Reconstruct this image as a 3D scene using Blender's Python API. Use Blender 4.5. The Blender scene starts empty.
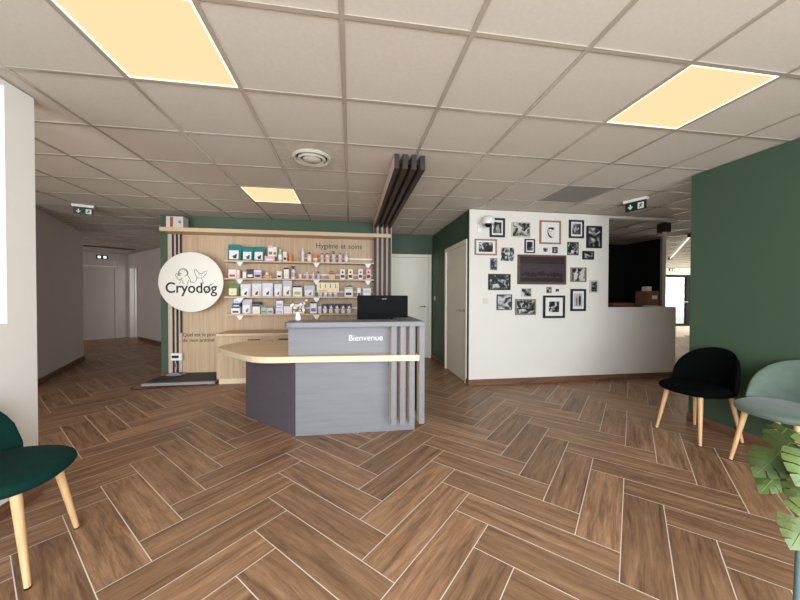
import bpy, bmesh, math, random
from mathutils import Vector, Matrix
random.seed(7)
C = bpy.context.scene.collection
PI = math.pi
def srgb(r, g, b):
    f = lambda c: (c/255/12.92) if c/255 <= .04045 else ((c/255+.055)/1.055)**2.4
    return (f(r), f(g), f(b), 1.0)

# ---------------------------------------------------------------- materials
def mat(name, col, rough=.6, metal=0., spec=.5, noise=0., nscale=8., stretch=(1,1,1), bump=0., emit=None, estr=0., sheen=0., coord='Object', trans=0.):
    m = bpy.data.materials.new(name); m.use_nodes = True
    nt = m.node_tree; b = nt.nodes['Principled BSDF']
    if len(col) == 3: col = srgb(*col)
    b.inputs['Base Color'].default_value = col
    b.inputs['Roughness'].default_value = rough
    b.inputs['Metallic'].default_value = metal
    b.inputs['Specular IOR Level'].default_value = spec
    if trans: b.inputs['Transmission Weight'].default_value = trans
    if sheen:
        b.inputs['Sheen Weight'].default_value = sheen; b.inputs['Sheen Roughness'].default_value = .4
    if emit:
        b.inputs['Emission Color'].default_value = srgb(*emit) if len(emit) == 3 else emit
        b.inputs['Emission Strength'].default_value = estr
    if noise or bump:
        tc = nt.nodes.new('ShaderNodeTexCoord'); mp = nt.nodes.new('ShaderNodeMapping')
        mp.inputs['Scale'].default_value = stretch
        n = nt.nodes.new('ShaderNodeTexNoise'); n.inputs['Scale'].default_value = nscale
        n.inputs['Detail'].default_value = 5
        nt.links.new(tc.outputs[coord], mp.inputs[0]); nt.links.new(mp.outputs[0], n.inputs['Vector'])
        if noise:
            r = nt.nodes.new('ShaderNodeValToRGB')
            r.color_ramp.elements[0].position = .3; r.color_ramp.elements[1].position = .7
            r.color_ramp.elements[0].color = tuple(c*(1-noise) for c in col[:3])+(1,)
            r.color_ramp.elements[1].color = tuple(min(1, c*(1+noise)) for c in col[:3])+(1,)
            nt.links.new(n.outputs['Fac'], r.inputs['Fac']); nt.links.new(r.outputs['Color'], b.inputs['Base Color'])
        if bump:
            bp = nt.nodes.new('ShaderNodeBump'); bp.inputs['Strength'].default_value = bump; bp.inputs['Distance'].default_value = .01
            nt.links.new(n.outputs['Fac'], bp.inputs['Height']); nt.links.new(bp.outputs[0], b.inputs['Normal'])
    return m

def wood_mat(name, dark, light, axis='z', fine=60., rough=.5, along=1.2):
    m = bpy.data.materials.new(name); m.use_nodes = True
    nt = m.node_tree; b = nt.nodes['Principled BSDF']; b.inputs['Roughness'].default_value = rough
    tc = nt.nodes.new('ShaderNodeTexCoord'); mp = nt.nodes.new('ShaderNodeMapping')
    s = [fine]*3; s['xyz'.index(axis)] = along
    mp.inputs['Scale'].default_value = s
    n = nt.nodes.new('ShaderNodeTexNoise'); n.inputs['Scale'].default_value = 1.; n.inputs['Detail'].default_value = 6; n.inputs['Roughness'].default_value = .6
    r = nt.nodes.new('ShaderNodeValToRGB')
    r.color_ramp.elements[0].position = .32; r.color_ramp.elements[1].position = .68
    r.color_ramp.elements[0].color = srgb(*dark); r.color_ramp.elements[1].color = srgb(*light)
    L = nt.links.new
    L(tc.outputs['Object'], mp.inputs[0]); L(mp.outputs[0], n.inputs['Vector']); L(n.outputs['Fac'], r.inputs['Fac']); L(r.outputs['Color'], b.inputs['Base Color'])
    return m

def floor_mat():
    m = bpy.data.materials.new('wood_look_tile'); m.use_nodes = True
    nt = m.node_tree; b = nt.nodes['Principled BSDF']; L = nt.links.new
    uv = nt.nodes.new('ShaderNodeUVMap'); uv.uv_map = 'plank'
    at = nt.nodes.new('ShaderNodeVertexColor'); at.layer_name = 'seed'
    sc = nt.nodes.new('ShaderNodeVectorMath'); sc.operation = 'MULTIPLY_ADD'
    mul = nt.nodes.new('ShaderNodeVectorMath'); mul.operation = 'MULTIPLY'; mul.inputs[1].default_value = (1.3, 15., 1.)
    L(uv.outputs[0], mul.inputs[0])
    L(at.outputs['Color'], sc.inputs[0]); sc.inputs[1].default_value = (40, 40, 40); L(mul.outputs[0], sc.inputs[2])
    n = nt.nodes.new('ShaderNodeTexNoise'); n.inputs['Scale'].default_value = 1.6; n.inputs['Detail'].default_value = 9; n.inputs['Roughness'].default_value = .7; n.inputs['Distortion'].default_value = .5
    L(sc.outputs[0], n.inputs['Vector'])
    r = nt.nodes.new('ShaderNodeValToRGB'); e = r.color_ramp.elements
    e[0].position = .28; e[0].color = srgb(86, 64, 49)
    e[1].position = .74; e[1].color = srgb(184, 147, 114)
    k = e.new(.42); k.color = srgb(132, 99, 74); k = e.new(.55); k.color = srgb(158, 121, 91)
    L(n.outputs['Fac'], r.inputs['Fac'])
    # very fine pores along the grain
    m2 = nt.nodes.new('ShaderNodeVectorMath'); m2.operation = 'MULTIPLY'; m2.inputs[1].default_value = (4, 60, 1); L(uv.outputs[0], m2.inputs[0])
    n2 = nt.nodes.new('ShaderNodeTexNoise'); n2.inputs['Scale'].default_value = 2.5; n2.inputs['Detail'].default_value = 4; L(m2.outputs[0], n2.inputs['Vector'])
    mr = nt.nodes.new('ShaderNodeMapRange'); mr.inputs[1].default_value = .3; mr.inputs[2].default_value = .7; mr.inputs[3].default_value = .82; mr.inputs[4].default_value = 1.1
    L(n2.outputs['Fac'], mr.inputs[0])
    sep = nt.nodes.new('ShaderNodeSeparateColor'); L(at.outputs['Color'], sep.inputs[0])
    tn = nt.nodes.new('ShaderNodeMapRange'); tn.inputs[3].default_value = .78; tn.inputs[4].default_value = 1.15; L(sep.outputs[2], tn.inputs[0])
    mm = nt.nodes.new('ShaderNodeMath'); mm.operation = 'MULTIPLY'; L(mr.outputs[0], mm.inputs[0]); L(tn.outputs[0], mm.inputs[1])
    vm = nt.nodes.new('ShaderNodeVectorMath'); vm.operation = 'SCALE'; L(r.outputs['Color'], vm.inputs[0]); L(mm.outputs[0], vm.inputs['Scale'])
    L(vm.outputs[0], b.inputs['Base Color'])
    b.inputs['Roughness'].default_value = .42; b.inputs['Specular IOR Level'].default_value = .35
    return m

def photo_mat(name, thr, scale, seed):
    m = bpy.data.materials.new(name); m.use_nodes = True
    nt = m.node_tree; b = nt.nodes['Principled BSDF']; b.inputs['Roughness'].default_value = .35; L = nt.links.new
    tc = nt.nodes.new('ShaderNodeTexCoord'); mp = nt.nodes.new('ShaderNodeMapping'); mp.inputs['Location'].default_value = (seed*3.7, seed*1.3, seed*2.1)
    n = nt.nodes.new('ShaderNodeTexNoise'); n.inputs['Scale'].default_value = scale; n.inputs['Detail'].default_value = 3; n.inputs['Distortion'].default_value = 1.2
    r = nt.nodes.new('ShaderNodeValToRGB'); e = r.color_ramp.elements
    e[0].position = thr-.05; e[0].color = (.008, .008, .009, 1); e[1].position = thr+.14; e[1].color = (.55, .54, .53, 1)
    k = e.new(thr+.03); k.color = (.10, .10, .10, 1)
    L(tc.outputs['Object'], mp.inputs[0]); L(mp.outputs[0], n.inputs['Vector']); L(n.outputs['Fac'], r.inputs['Fac']); L(r.outputs['Color'], b.inputs['Base Color'])
    return m

M = dict(
 white=mat('white_paint', (226, 221, 212), .85, noise=.015, nscale=3),
 green=mat('green_paint', (64, 86, 65), .6, noise=.02, nscale=4),
 unlitgreen=mat('unlit_office_green', (14, 18, 14), .8),  # dark green taken near black: the unlit office's darkness is in the colour
 corridor=mat('corridor_paint', (214, 205, 198), .85, noise=.015, nscale=3),
 ceil=mat('ceiling_tile', (208, 199, 186), .95, noise=.03, nscale=45),
 tbar=mat('ceiling_bar', (188, 178, 164), .2, metal=.22),
 greytile=mat('grey_ceiling_tile', (150, 145, 138), .9, noise=.08, nscale=90),
 cream=mat('cream_door', (244, 235, 216), .5, noise=.01),
 metal=mat('brushed_metal', (190, 188, 184), .3, metal=1.),
 plinth=wood_mat('plinth_tile', (92, 60, 42), (132, 94, 68), 'x', 30, .5, 2),
 plinthy=wood_mat('plinth_tile_y', (92, 60, 42), (132, 94, 68), 'y', 30, .5, 2),
 grout=mat('grout', (226, 214, 200), .9),
 oakz=wood_mat('oak_upright', (178, 150, 118), (200, 172, 140), 'z', 45, .5, 1.0),
 oakx=wood_mat('oak_level', (200, 170, 134), (214, 186, 150), 'x', 45, .42, 1.0),
 desk=wood_mat('desk_oak', (220, 182, 132), (236, 202, 154), 'x', 45, .42, 1.0),
 oakedge=mat('oak_edge', (222, 204, 172), .5, noise=.03),
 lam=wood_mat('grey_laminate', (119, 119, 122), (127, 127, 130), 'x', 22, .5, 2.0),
 lamshaded=wood_mat('shaded_laminate', (84, 78, 86), (90, 84, 92), 'x', 22, .5, 2.0),  # grey laminate darkened: shade of the left-facing panels put into the colour
 slattan=mat('slat_side', (216, 194, 170), .6, noise=.04),
 slatdark=mat('slat_dark', (44, 33, 29), .55, noise=.06, nscale=12, stretch=(8, 8, 1)),
 slatback=mat('slat_backing', (196, 178, 162), .6, noise=.05, nscale=12),
 gap=mat('slat_gap', (44, 32, 28), .7),
 black=mat('black_plastic', (14, 14, 15), .35),
 blackmatte=mat('black_matte', (16, 16, 17), .7),
 screen=mat('monitor_shell', (5, 5, 6), .55, spec=.08),
 greymat=mat('rubber_mat', (72, 68, 68), .75, noise=.08, nscale=60),
 steel=mat('scale_steel', (140, 137, 136), .45),
 whiteplastic=mat('white_plastic', (236, 234, 230), .4),
 velvetblack=mat('black_velvet', (7, 10, 9), .95, spec=.04, noise=.2, nscale=9),
 velvetlight=mat('light_green_velvet', (98, 112, 101), .85, spec=.15, sheen=.3, noise=.12, nscale=9),
 velvetdark=mat('dark_green_velvet', (12, 46, 40), .9, spec=.08, sheen=.02, noise=.15, nscale=9),
 leg=wood_mat('beech_leg', (198, 156, 108), (222, 182, 134), 'z', 60, .45, 3),
 light=mat('light_diffuser', (60, 52, 40), .5, emit=(254, 226, 172), estr=1.0),
 lightrim=mat('light_rim', (255, 245, 225), .5, emit=(255, 240, 200), estr=1.25),
 signwhite=mat('logo_white', (236, 230, 218), .6),
 ink=mat('black_ink', (18, 18, 18), .6),
 inkgrey=mat('grey_ink', (120, 112, 100), .6),
 textwhite=mat('white_letters', (245, 245, 242), .5),
 exitgreen=mat('exit_green', (16, 42, 30), .4),
 exitwhite=mat('exit_white', (225, 235, 225), .5),
 lampwhite=mat('lamp_lit', (255, 255, 250), .5, emit=(255, 252, 240), estr=1.1),
 glassdark=mat('lens', (6, 6, 8), .1),
 brownframe=mat('dark_brown_aluminium', (28, 20, 16), .7, spec=.2),
 cardboard=mat('cardboard', (128, 88, 62), .8, noise=.05),
 leaf=mat('monstera_leaf', (60, 78, 28), .5, noise=.35, nscale=14),
 leafpale=mat('monstera_leaf_pale', (88, 106, 54), .5, noise=.25, nscale=14),
 stem=mat('green_stem', (96, 128, 66), .5),
 pot=mat('plant_pot', (206, 202, 194), .5),
 teal=mat('teal_metal', (92, 112, 114), .4, metal=.2),
 soil=mat('soil', (44, 32, 24), .95, noise=.3, nscale=60),
)
PAL = dict(teal=(44,130,124), white=(236,232,230), black=(24,22,24), olive=(110,112,50), pinkbox=(226,170,186), pink=(228,178,176), green=(108,138,86),
 cream=(238,222,190), palegreen=(170,196,172), pinkwhite=(236,214,208), orange=(238,138,70), brown=(140,82,54), lilac=(196,184,204), greywhite=(208,206,210),
 peach=(224,172,146), whiteblue=(226,228,236), lime=(176,192,70), grey=(130,130,134), yellow=(238,222,182), navy=(48,58,110), blue=(96,120,190), purple=(66,36,66),
 oak=(150,120,86), beige=(206,192,168), taupe=(138,122,104), lightgrey=(200,196,188), darkgrey=(56,54,54), none=(120,120,120), mat=(228,224,220))
_pm = {}
def pal(n):
    if n not in _pm: _pm[n] = mat('tone_'+n, PAL[n], .5)
    return _pm[n]

# ---------------------------------------------------------------- mesh helpers
class MB:
    def __init__(s): s.v = []; s.f = []; s.m = []
    def add(s, v, f, mi=0):
        o = len(s.v); s.v += [tuple(p) for p in v]; s.f += [tuple(i+o for i in q) for q in f]; s.m += [mi]*len(f); return s
    def box(s, x0, x1, y0, y1, z0, z1, mi=0, side=None):
        v = [(x0,y0,z0),(x1,y0,z0),(x1,y1,z0),(x0,y1,z0),(x0,y0,z1),(x1,y0,z1),(x1,y1,z1),(x0,y1,z1)]
        f = [(0,3,2,1),(4,5,6,7),(0,1,5,4),(1,2,6,5),(2,3,7,6),(3,0,4,7)]
        s.add(v, f, mi)
        if side is not None: s.m[-3] = side; s.m[-1] = side
        return s
    def prism(s, poly, a0, a1, axis='z', mi=0):
        n = len(poly)
        def P(p, a): return {'z': (p[0], p[1], a), 'y': (p[0], a, p[1]), 'x': (a, p[0], p[1])}[axis]
        v = [P(p, a0) for p in poly]+[P(p, a1) for p in poly]
        f = [tuple(range(n-1, -1, -1)), tuple(range(n, 2*n))]+[(i, (i+1) % n, (i+1) % n+n, i+n) for i in range(n)]
        return s.add(v, f, mi)
    def lathe(s, prof, c=(0,0,0), seg=20, axis='z', mi=0):
        v = []; n = len(prof)
        for r, h in prof:
            for k in range(seg):
                a = 2*PI*k/seg; p, q = r*math.cos(a), r*math.sin(a)
                v.append({'z': (c[0]+p, c[1]+q, c[2]+h), 'y': (c[0]+p, c[1]+h, c[2]+q), 'x': (c[0]+h, c[1]+p, c[2]+q)}[axis])
        f = [(i*seg+k, i*seg+(k+1) % seg, (i+1)*seg+(k+1) % seg, (i+1)*seg+k) for i in range(n-1) for k in range(seg)]
        f += [tuple(range(seg-1, -1, -1)), tuple((n-1)*seg+k for k in range(seg))]
        return s.add(v, f, mi)
    def tube(s, pts, r, seg=8, mi=0):
        pts = [Vector(p) for p in pts]; n = len(pts)
        rs = r if isinstance(r, (list, tuple)) else [r]*n
        v = []
        for i, p in enumerate(pts):
            t = (pts[min(i+1, n-1)]-pts[max(i-1, 0)]).normalized()
            up = Vector((0,0,1)) if abs(t.z) < .9 else Vector((0,1,0))
            a = t.cross(up).normalized(); b = a.cross(t)
            for k in range(seg):
                g = 2*PI*k/seg; v.append(p+(a*math.cos(g)+b*math.sin(g))*rs[i])
        f = [(i*seg+k, i*seg+(k+1) % seg, (i+1)*seg+(k+1) % seg, (i+1)*seg+k) for i in range(n-1) for k in range(seg)]
        f += [tuple(range(seg-1, -1, -1)), tuple((n-1)*seg+k for k in range(seg))]
        return s.add(v, f, mi)
    def build(s, name, m, parent=None, loc=(0,0,0), rz=0, smooth=False, bevel=0, seg=2, sub=0):
        me = bpy.data.meshes.new(name); me.from_pydata(s.v, [], s.f)
        for x in (m if isinstance(m, (list, tuple)) else [m]): me.materials.append(x)
        me.polygons.foreach_set('material_index', s.m)
        bm = bmesh.new(); bm.from_mesh(me); bmesh.ops.recalc_face_normals(bm, faces=bm.faces)
        if bevel:
            es = [e for e in bm.edges if len(e.link_faces) == 2 and e.calc_face_angle(0) > .5]
            bmesh.ops.bevel(bm, geom=es, offset=bevel, segments=seg, affect='EDGES', profile=.6)
        bm.to_mesh(me); bm.free()
        if smooth:
            me.polygons.foreach_set('use_smooth', [True]*len(me.polygons))
            me.set_sharp_from_angle(angle=math.radians(50))
        o = bpy.data.objects.new(name, me); C.objects.link(o); o.location = loc; o.rotation_euler = (0,0,rz)
        if parent: o.parent = parent
        if sub:
            md = o.modifiers.new('sub', 'SUBSURF'); md.levels = md.render_levels = sub
        return o
def tag(o, label, cat, group=None):
    o['label'] = label; o['category'] = cat
    if group: o['group'] = group
    return o
def thing(name, loc, label, cat, group=None, rz=0):
    o = bpy.data.objects.new(name, None); C.objects.link(o); o.location = loc; o.rotation_euler = (0,0,rz); o.empty_display_size = .05
    return tag(o, label, cat, group)
def struct(o): o['kind'] = 'structure'; return o
def text(name, s, size, loc, m, parent=None, rot=(PI/2,0,0), ext=.002, align='LEFT', width=None, sx=1., bold=0.):
    cu = bpy.data.curves.new(name, 'FONT'); cu.body = s; cu.size = size; cu.extrude = ext; cu.align_x = align; cu.offset = bold
    t = bpy.data.objects.new(name, cu); C.objects.link(t); bpy.context.view_layer.update()
    me = bpy.data.meshes.new_from_object(t.evaluated_get(bpy.context.evaluated_depsgraph_get()))
    bpy.data.objects.remove(t)
    xs = [v.co.x for v in me.vertices]
    k = (width/(max(xs)-min(xs))) if width else sx
    for v in me.vertices: v.co.x *= k
    me.materials.clear(); me.materials.append(m)
    o = bpy.data.objects.new(name, me); C.objects.link(o); o.location = loc; o.rotation_euler = rot
    if parent: o.parent = parent
    return o

# ---------------------------------------------------------------- the room (camera stands at x = y = 0)
CZ = 2.49; GX0 = -.04; GY0 = 2.045; G = .6
X0, X1, Y0, Y1 = -9.6, 15.4, -2.2, 12.2
# floor: herringbone of 20 x 80 cm wood-look tiles, laid at 45 degrees
UX, UY, BX, BY = .1405, .143, -.3705, 2.244
def P2(x, y): return (BX+(x-y)*UX, BY-(x+y)*UY)
fm = MB(); uvs = []; seeds = []
g = .011
def plank(x, y, w, h, horiz):
    c = [(x+g,y+g),(x+w-g,y+g),(x+w-g,y+h-g),(x+g,y+h-g)]
    p = [P2(*q) for q in c]
    cx = sum(q[0] for q in p)/4; cy = sum(q[1] for q in p)/4
    if not (X0-.3 < cx < X1+.3 and Y0-.3 < cy < Y1+.3): return
    if math.hypot(cx-2, cy-4) > 7 and cx < 0 and cy < 0: return
    fm.add([(q[0], q[1], 0.) for q in p[::-1]], [(0,1,2,3)])
    u = [(0,0),(.8,0),(.8,.2),(0,.2)] if horiz else [(0,0),(0,.2),(.8,.2),(.8,0)]
    uvs.extend(u[::-1]); sd = (random.random(), random.random(), random.random(), 1); seeds.extend([sd]*4)
for k in range(-60, 60):
    for m_ in range(-16, 17):
        plank(k+8*m_, k, 4, 1, True); plank(k+4+8*m_, k-3, 1, 4, False)
fo = None
me = bpy.data.meshes.new('floor'); nf = len(fm.f)
fm.add([(X0,Y0,-.0006),(X1,Y0,-.0006),(X1,Y1,-.0006),(X0,Y1,-.0006)], [(0,1,2,3)], 1)
me.from_pydata(fm.v, [], fm.f); me.materials.append(floor_mat()); me.materials.append(M['grout'])
me.polygons.foreach_set('material_index', fm.m)
ul = me.uv_layers.new(name='plank'); cl = me.color_attributes.new('seed', 'FLOAT_COLOR', 'CORNER')
ul = me.uv_layers['plank']; cl = me.color_attributes['seed']
for i in range(nf*4): ul.data[i].uv = uvs[i]; cl.data[i].color = seeds[i]
fo = bpy.data.objects.new('floor', me); C.objects.link(fo); struct(fo)

# ceiling: tiles in a metal grid; openings where the lights and the vent sit
holes = [(-2,-1),(3,-1),(-2,3),(-1,1)]
greys = [(4,2)]
cm = MB(); i0 = int((X0-GX0)//G); i1 = int((X1-GX0)//G)+1; j0 = int((Y0-GY0)//G); j1 = int((Y1-GY0)//G)+1
for i in range(i0, i1):
    for j in range(j0, j1):
        if (i, j) in holes: continue
        x, y = GX0+i*G, GY0+j*G
        cm.add([(x,y,CZ),(x,y+G,CZ),(x+G,y+G,CZ),(x+G,y,CZ)], [(0,1,2,3)], 1 if (i, j) in greys else 0)
xa, xb, ya, yb = GX0+i0*G, GX0+i1*G, GY0+j0*G, GY0+j1*G
cm.add([(xa,ya,CZ+.12),(xa,yb,CZ+.12),(xb,yb,CZ+.12),(xb,ya,CZ+.12)], [(0,1,2,3)])
ce = cm.build('ceiling', [M['ceil'], M['greytile']]); struct(ce)
gm = MB()
for i in range(i0, i1+1): gm.box(GX0+i*G-.012, GX0+i*G+.012, ya, yb, CZ-.006, CZ-.001)
for j in range(j0, j1+1): gm.box(xa, xb, GY0+j*G-.012, GY0+j*G+.012, CZ-.0055, CZ-.0012)
gm.build('ceiling_grid', M['tbar'], ce)

def wall(name, m, *boxes, polys=()):
    b = MB()
    for q in boxes: b.box(*q)
    for poly, z0, z1 in polys: b.prism(poly, z0, z1)
    return struct(b.build(name, m))
def wline(x0, y0, x1, y1, t):   # wall footprint with thickness t to the left of its direction
    d = Vector((x1-x0, y1-y0)).normalized(); n = Vector((-d.y, d.x))*t
    return [(x0,y0),(x1,y1),(x1+n.x,y1+n.y),(x0+n.x,y0+n.y)]
# left wall with shallow window bay
wall('wall_left', M['white'], (-2.06,-1.94,-1.8,2.33,0,1.10), (-2.06,-1.94,2.155,2.33,1.10,CZ-.01), (-2.06,-1.94,-1.8,2.155,2.45,CZ-.01), (-2.06,-1.94,-1.8,-.9,1.10,2.45))
wb = struct(MB().box(-2.02,-1.985,-.9,2.155,1.10,2.45).build('window_1', mat('frosted_pane', (214,220,226), .25)))
MB().box(-1.984,-1.972,-.9,2.154,1.101,1.13).build('window_sill', M['white'], wb)
wall('wall_right', M['green'], (3.40,3.52,-1.8,2.78,0,CZ-.01))
wall('wall_middle', M['green'], (-2.86,.66,5.40,6.37,0,CZ-.01))
wall('wall_back', M['green'], (.66,.69,6.38,6.50,0,CZ-.01), (.69,1.64,6.38,6.50,2.10,CZ-.01), (1.62,1.64,6.38,6.50,0,2.10), (-2.86,.66,6.38,6.50,0,CZ-.01))
wall('wall_side', M['green'], (1.64,1.74,4.425,4.40,0,CZ-.01), (1.64,1.74,4.33,4.395,0,CZ-.01), (1.64,1.74,5.475,6.50,0,CZ-.01), (1.64,1.74,4.395,5.475,2.08,CZ-.01))
wall('wall_pictures', M['white'], (1.645,3.836,4.32,4.42,0,CZ-.01), (3.836,5.03,4.32,4.42,0,1.10), (3.836,5.03,4.32,4.42,2.445,CZ-.01), (1.645,1.75,4.42,4.43,0,CZ-.01))
wall('wall_office_back', M['unlitgreen'], (1.75,6.5,6.72,6.80,0,CZ-.01))
wall('wall_office_side', M['unlitgreen'], (6.40,6.50,5.81,6.72,0,CZ-.01))
wall('wall_office_end', M['corridor'], (6.355,6.44,5.75,5.80,0,CZ-.01))
# left corridor
wall('wall_corridor_left', M['corridor'], polys=[(wline(-5.15,7.13,-4.22,4.95,-.1), 0, CZ-.01), (wline(-4.22,4.95,-4.22,-1.8,-.1), 0, CZ-.01), (wline(-5.15,7.13,-9.4,7.13,.1), 0, CZ-.01), (wline(-9.4,7.13,-9.4,9.0,.1), 0, CZ-.01)])
wall('wall_corridor_end', M['corridor'], polys=[(wline(-6.60,10.80,-6.80,10.64,-.1), 0, CZ-.01), (wline(-6.80,10.64,-7.78,9.86,-.1), 2.1, CZ-.01), (wline(-7.78,9.86,-9.6,8.41,-.1), 0, CZ-.01)])
wall('wall_corridor_right', M['corridor'], polys=[(wline(-6.60,10.80,-6.52,10.72,.1), 0, CZ-.01), (wline(-6.52,10.72,-6.02,10.23,.1), 2.12, CZ-.01), (wline(-6.02,10.23,-2.70,6.97,.1), 0, CZ-.01), (wline(-2.86,6.5,-2.86,7.2,-.1), 0, CZ-.01)])
# bright hall beyond the hatch
wall('wall_hall_end', M['white'], (6.5,13.12,11.8,11.9,0,CZ-.01), (13.12,14.44,11.8,11.9,2.19,CZ-.01), (14.44,15.4,11.8,11.9,0,CZ-.01))
wall('wall_hall_left', M['corridor'], (6.56,6.6,6.0,11.79,0,CZ-.01))
wall('wall_hall_right', M['white'], (15.3,15.4,-1.8,3.0,0,CZ-.01), (15.3,15.4,11.0,11.8,0,CZ-.01), (15.3,15.4,3.0,11.0,0,.3), (15.3,15.4,3.0,11.0,2.3,CZ-.01))
wall('wall_front', M['white'], (-4.3,-2.25,-1.9,-1.8,2.3,CZ-.01), (-4.3,-4.1,-1.9,-1.8,0,2.3), (-2.25,-2.06,-1.9,-1.8,0,CZ-.01), (-2.06,-1.7,-1.9,-1.8,0,CZ-.01), (3.2,15.4,-1.9,-1.8,0,CZ-.01), (-1.7,3.2,-1.9,-1.8,2.35,CZ-.01), (-1.7,3.2,-1.9,-1.8,0,.06))  # leftmost opening, unseen, added to let the corridor fill light in
wf = MB()
for x in (-1.7,-.1,1.5,3.14): wf.box(x, x+.06, -1.88, -1.82, .06, 2.35)
wf.box(-1.7,3.2,-1.88,-1.82,2.29,2.35); wf.box(-1.7,3.2,-1.88,-1.82,.06,.12)
struct(wf.build('window_2', M['brownframe']))
wf = MB()
for y in (3.0,4.96,6.96,8.96,10.94): wf.box(15.32,15.38,y,y+.06,.3,2.3)
struct(wf.build('window_3', M['brownframe']))
# baseboards
def base(name, m, *polys):
    b = MB()
    for p in polys: b.prism(p, 0.001, .085)
    return struct(b.build(name, m, bevel=.002, seg=1))
base('baseboard_pictures', M['plinth'], wline(1.642,4.319,5.04,4.319,-.010), wline(5.031,4.319,5.031,4.42,-.01))
base('baseboard_right', M['plinthy'], wline(3.399,2.79,3.399,-1.79,-.010), wline(3.399,2.781,3.52,2.781,.01))
base('baseboard_side', M['plinthy'], wline(1.639,5.48,1.639,6.37,.010), wline(1.639,4.31,1.639,4.394,.010))
base('baseboard_left', M['plinthy'], wline(-1.939,-1.79,-1.939,2.34,-.010))
base('baseboard_corridor', M['plinthy'], wline(-5.148,7.129,-4.22,4.955,.012), wline(-6.02,10.228,-2.87,7.13,-.012))
base('baseboard_middle', M['plinth'], wline(-2.861,5.399,-2.78,5.399,-.01))

# doors
def door(name, origin, rz, w, h, fw, handle_side, ms):
    r = bpy.data.objects.new(name, None); C.objects.link(r); r.location = origin; r.rotation_euler = (0,0,rz); struct(r)
    b = MB().box(0,fw,-.012,.09,0,h).box(w-fw,w,-.012,.09,0,h).box(fw,w-fw,-.012,.09,h-fw,h)
    b.build('door_frame', ms, r, bevel=.004)
    MB().box(fw+.003,w-fw-.003,.012,.052,.006,h-fw-.004).build('door_leaf', ms, r, bevel=.003)
    hx = w-fw-.07 if handle_side > 0 else fw+.07
    s = -handle_side
    hb = MB().lathe([(.024,0),(.024,-.008)], (hx,.011,1.05), 16, 'y').tube([(hx,.003,1.05),(hx,-.04,1.05),(hx+s*.02,-.05,1.05),(hx+s*.12,-.05,1.05)], .009)
    hb.build('door_handle', M['metal'], r, smooth=True)
    return r
door('door_1', (.692,6.38,0), 0, .928, 2.10, .06, 1, M['cream'])
door('door_2', (1.64,5.474,0), -PI/2, 1.078, 2.08, .06, 1, M['cream'])
d3 = door('door_3', (-7.775,9.865,0), math.atan2(.78,.98), 1.25, 2.09, .06, -1, M['corridor'])
# lit doorway in the far corridor wall
r = bpy.data.objects.new('door_4', None); C.objects.link(r); r.location = (-6.52,10.72,0); r.rotation_euler = (0,0,-math.radians(44.4)); struct(r)
MB().box(0,.06,-.015,.1,0,2.12).box(.64,.70,-.015,.1,0,2.12).box(.06,.64,-.015,.1,2.06,2.12).build('door_frame', M['white'], r, bevel=.004)
MB().box(.064,.10,.1,.62,.006,2.05).build('door_leaf', M['whiteplastic'], r)
wall('wall_room_beyond', M['white'], polys=[(wline(-6.6,11.9,-4.2,9.6,.1), 0, CZ-.01), (wline(-6.2,11.6,-6.9,11.0,.1), 0, CZ-.01)])
# glazed door at the end of the hall
r = bpy.data.objects.new('door_5', None); C.objects.link(r); r.location = (13.125,11.8,0); struct(r)
MB().box(0,.06,-.02,.07,0,2.185).box(1.10,1.31,-.02,.07,0,2.185).box(.06,1.10,-.02,.07,2.09,2.185).box(.06,1.10,-.02,.07,0,.1).build('door_frame', M['brownframe'], r)
glass = bpy.data.materials.new('clear_glass'); glass.use_nodes = True
nt = glass.node_tree; nt.nodes.remove(nt.nodes['Principled BSDF'])
a = nt.nodes.new('ShaderNodeBsdfTransparent'); a.inputs[0].default_value = (.93,.97,.93,1); b_ = nt.nodes.new('ShaderNodeBsdfGlossy'); b_.inputs['Roughness'].default_value = .02
mx = nt.nodes.new('ShaderNodeMixShader'); mx.inputs[0].default_value = .06
nt.links.new(a.outputs[0], mx.inputs[1]); nt.links.new(b_.outputs[0], mx.inputs[2]); nt.links.new(mx.outputs[0], nt.nodes['Material Output'].inputs[0])
MB().box(.062,1.098,.02,.028,.1,2.09).build('window_pane', glass, r)
MB().tube([(.10,-.05,1.03),(1.14,-.05,1.03)], .018).build('push_bar', M['metal'], r)

# small wall things
SW = mat('switch_plastic', (214, 208, 198), .5)
def switch(loc, rz, label):
    t = thing('light_switch', loc, label, 'switch', None, rz)
    MB().box(-.042,.042,-.010,-.001,-.042,.042).build('plate', SW, t, bevel=.003)
    MB().box(-.026,.026,-.016,-.0101,-.026,.026).build('rocker', SW, t, bevel=.003)
switch((1.64,6.157,1.22), -PI/2, 'white light switch on the green wall between the two cream doors')
switch((1.885,4.32,1.195), 0, 'white light switch on the white picture wall, low at its left')
# ---------------------------------------------------------------- ceiling fittings
def ceiling_light(i, j, label):
    x, y = GX0+(i+.5)*G, GY0+(j+.5)*G
    t = thing('ceiling_light', (x, y, CZ-.004), label, 'ceiling light', 'square light panels set in the tiled ceiling')
    s = .284
    f = MB()
    for q in ((-s,s,-s,-s+.007),(-s,s,s-.007,s),(-s,-s+.007,-s+.007,s-.007),(s-.007,s,-s+.007,s-.007)): f.box(*q, -.001, .03)
    f.build('light_frame', M['lightrim'], t)
    MB().box(-s+.007,s-.007,-s+.007,s-.007,.002,.012).build('diffuser', M['light'], t)
ceiling_light(-2,-1,'large glowing square light panel at the top left, nearest the left wall')
ceiling_light(3,-1,'glowing square light panel on the right, above the green side wall')
ceiling_light(-2,3,'far small looking light panel in front of the product shelves')

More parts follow.
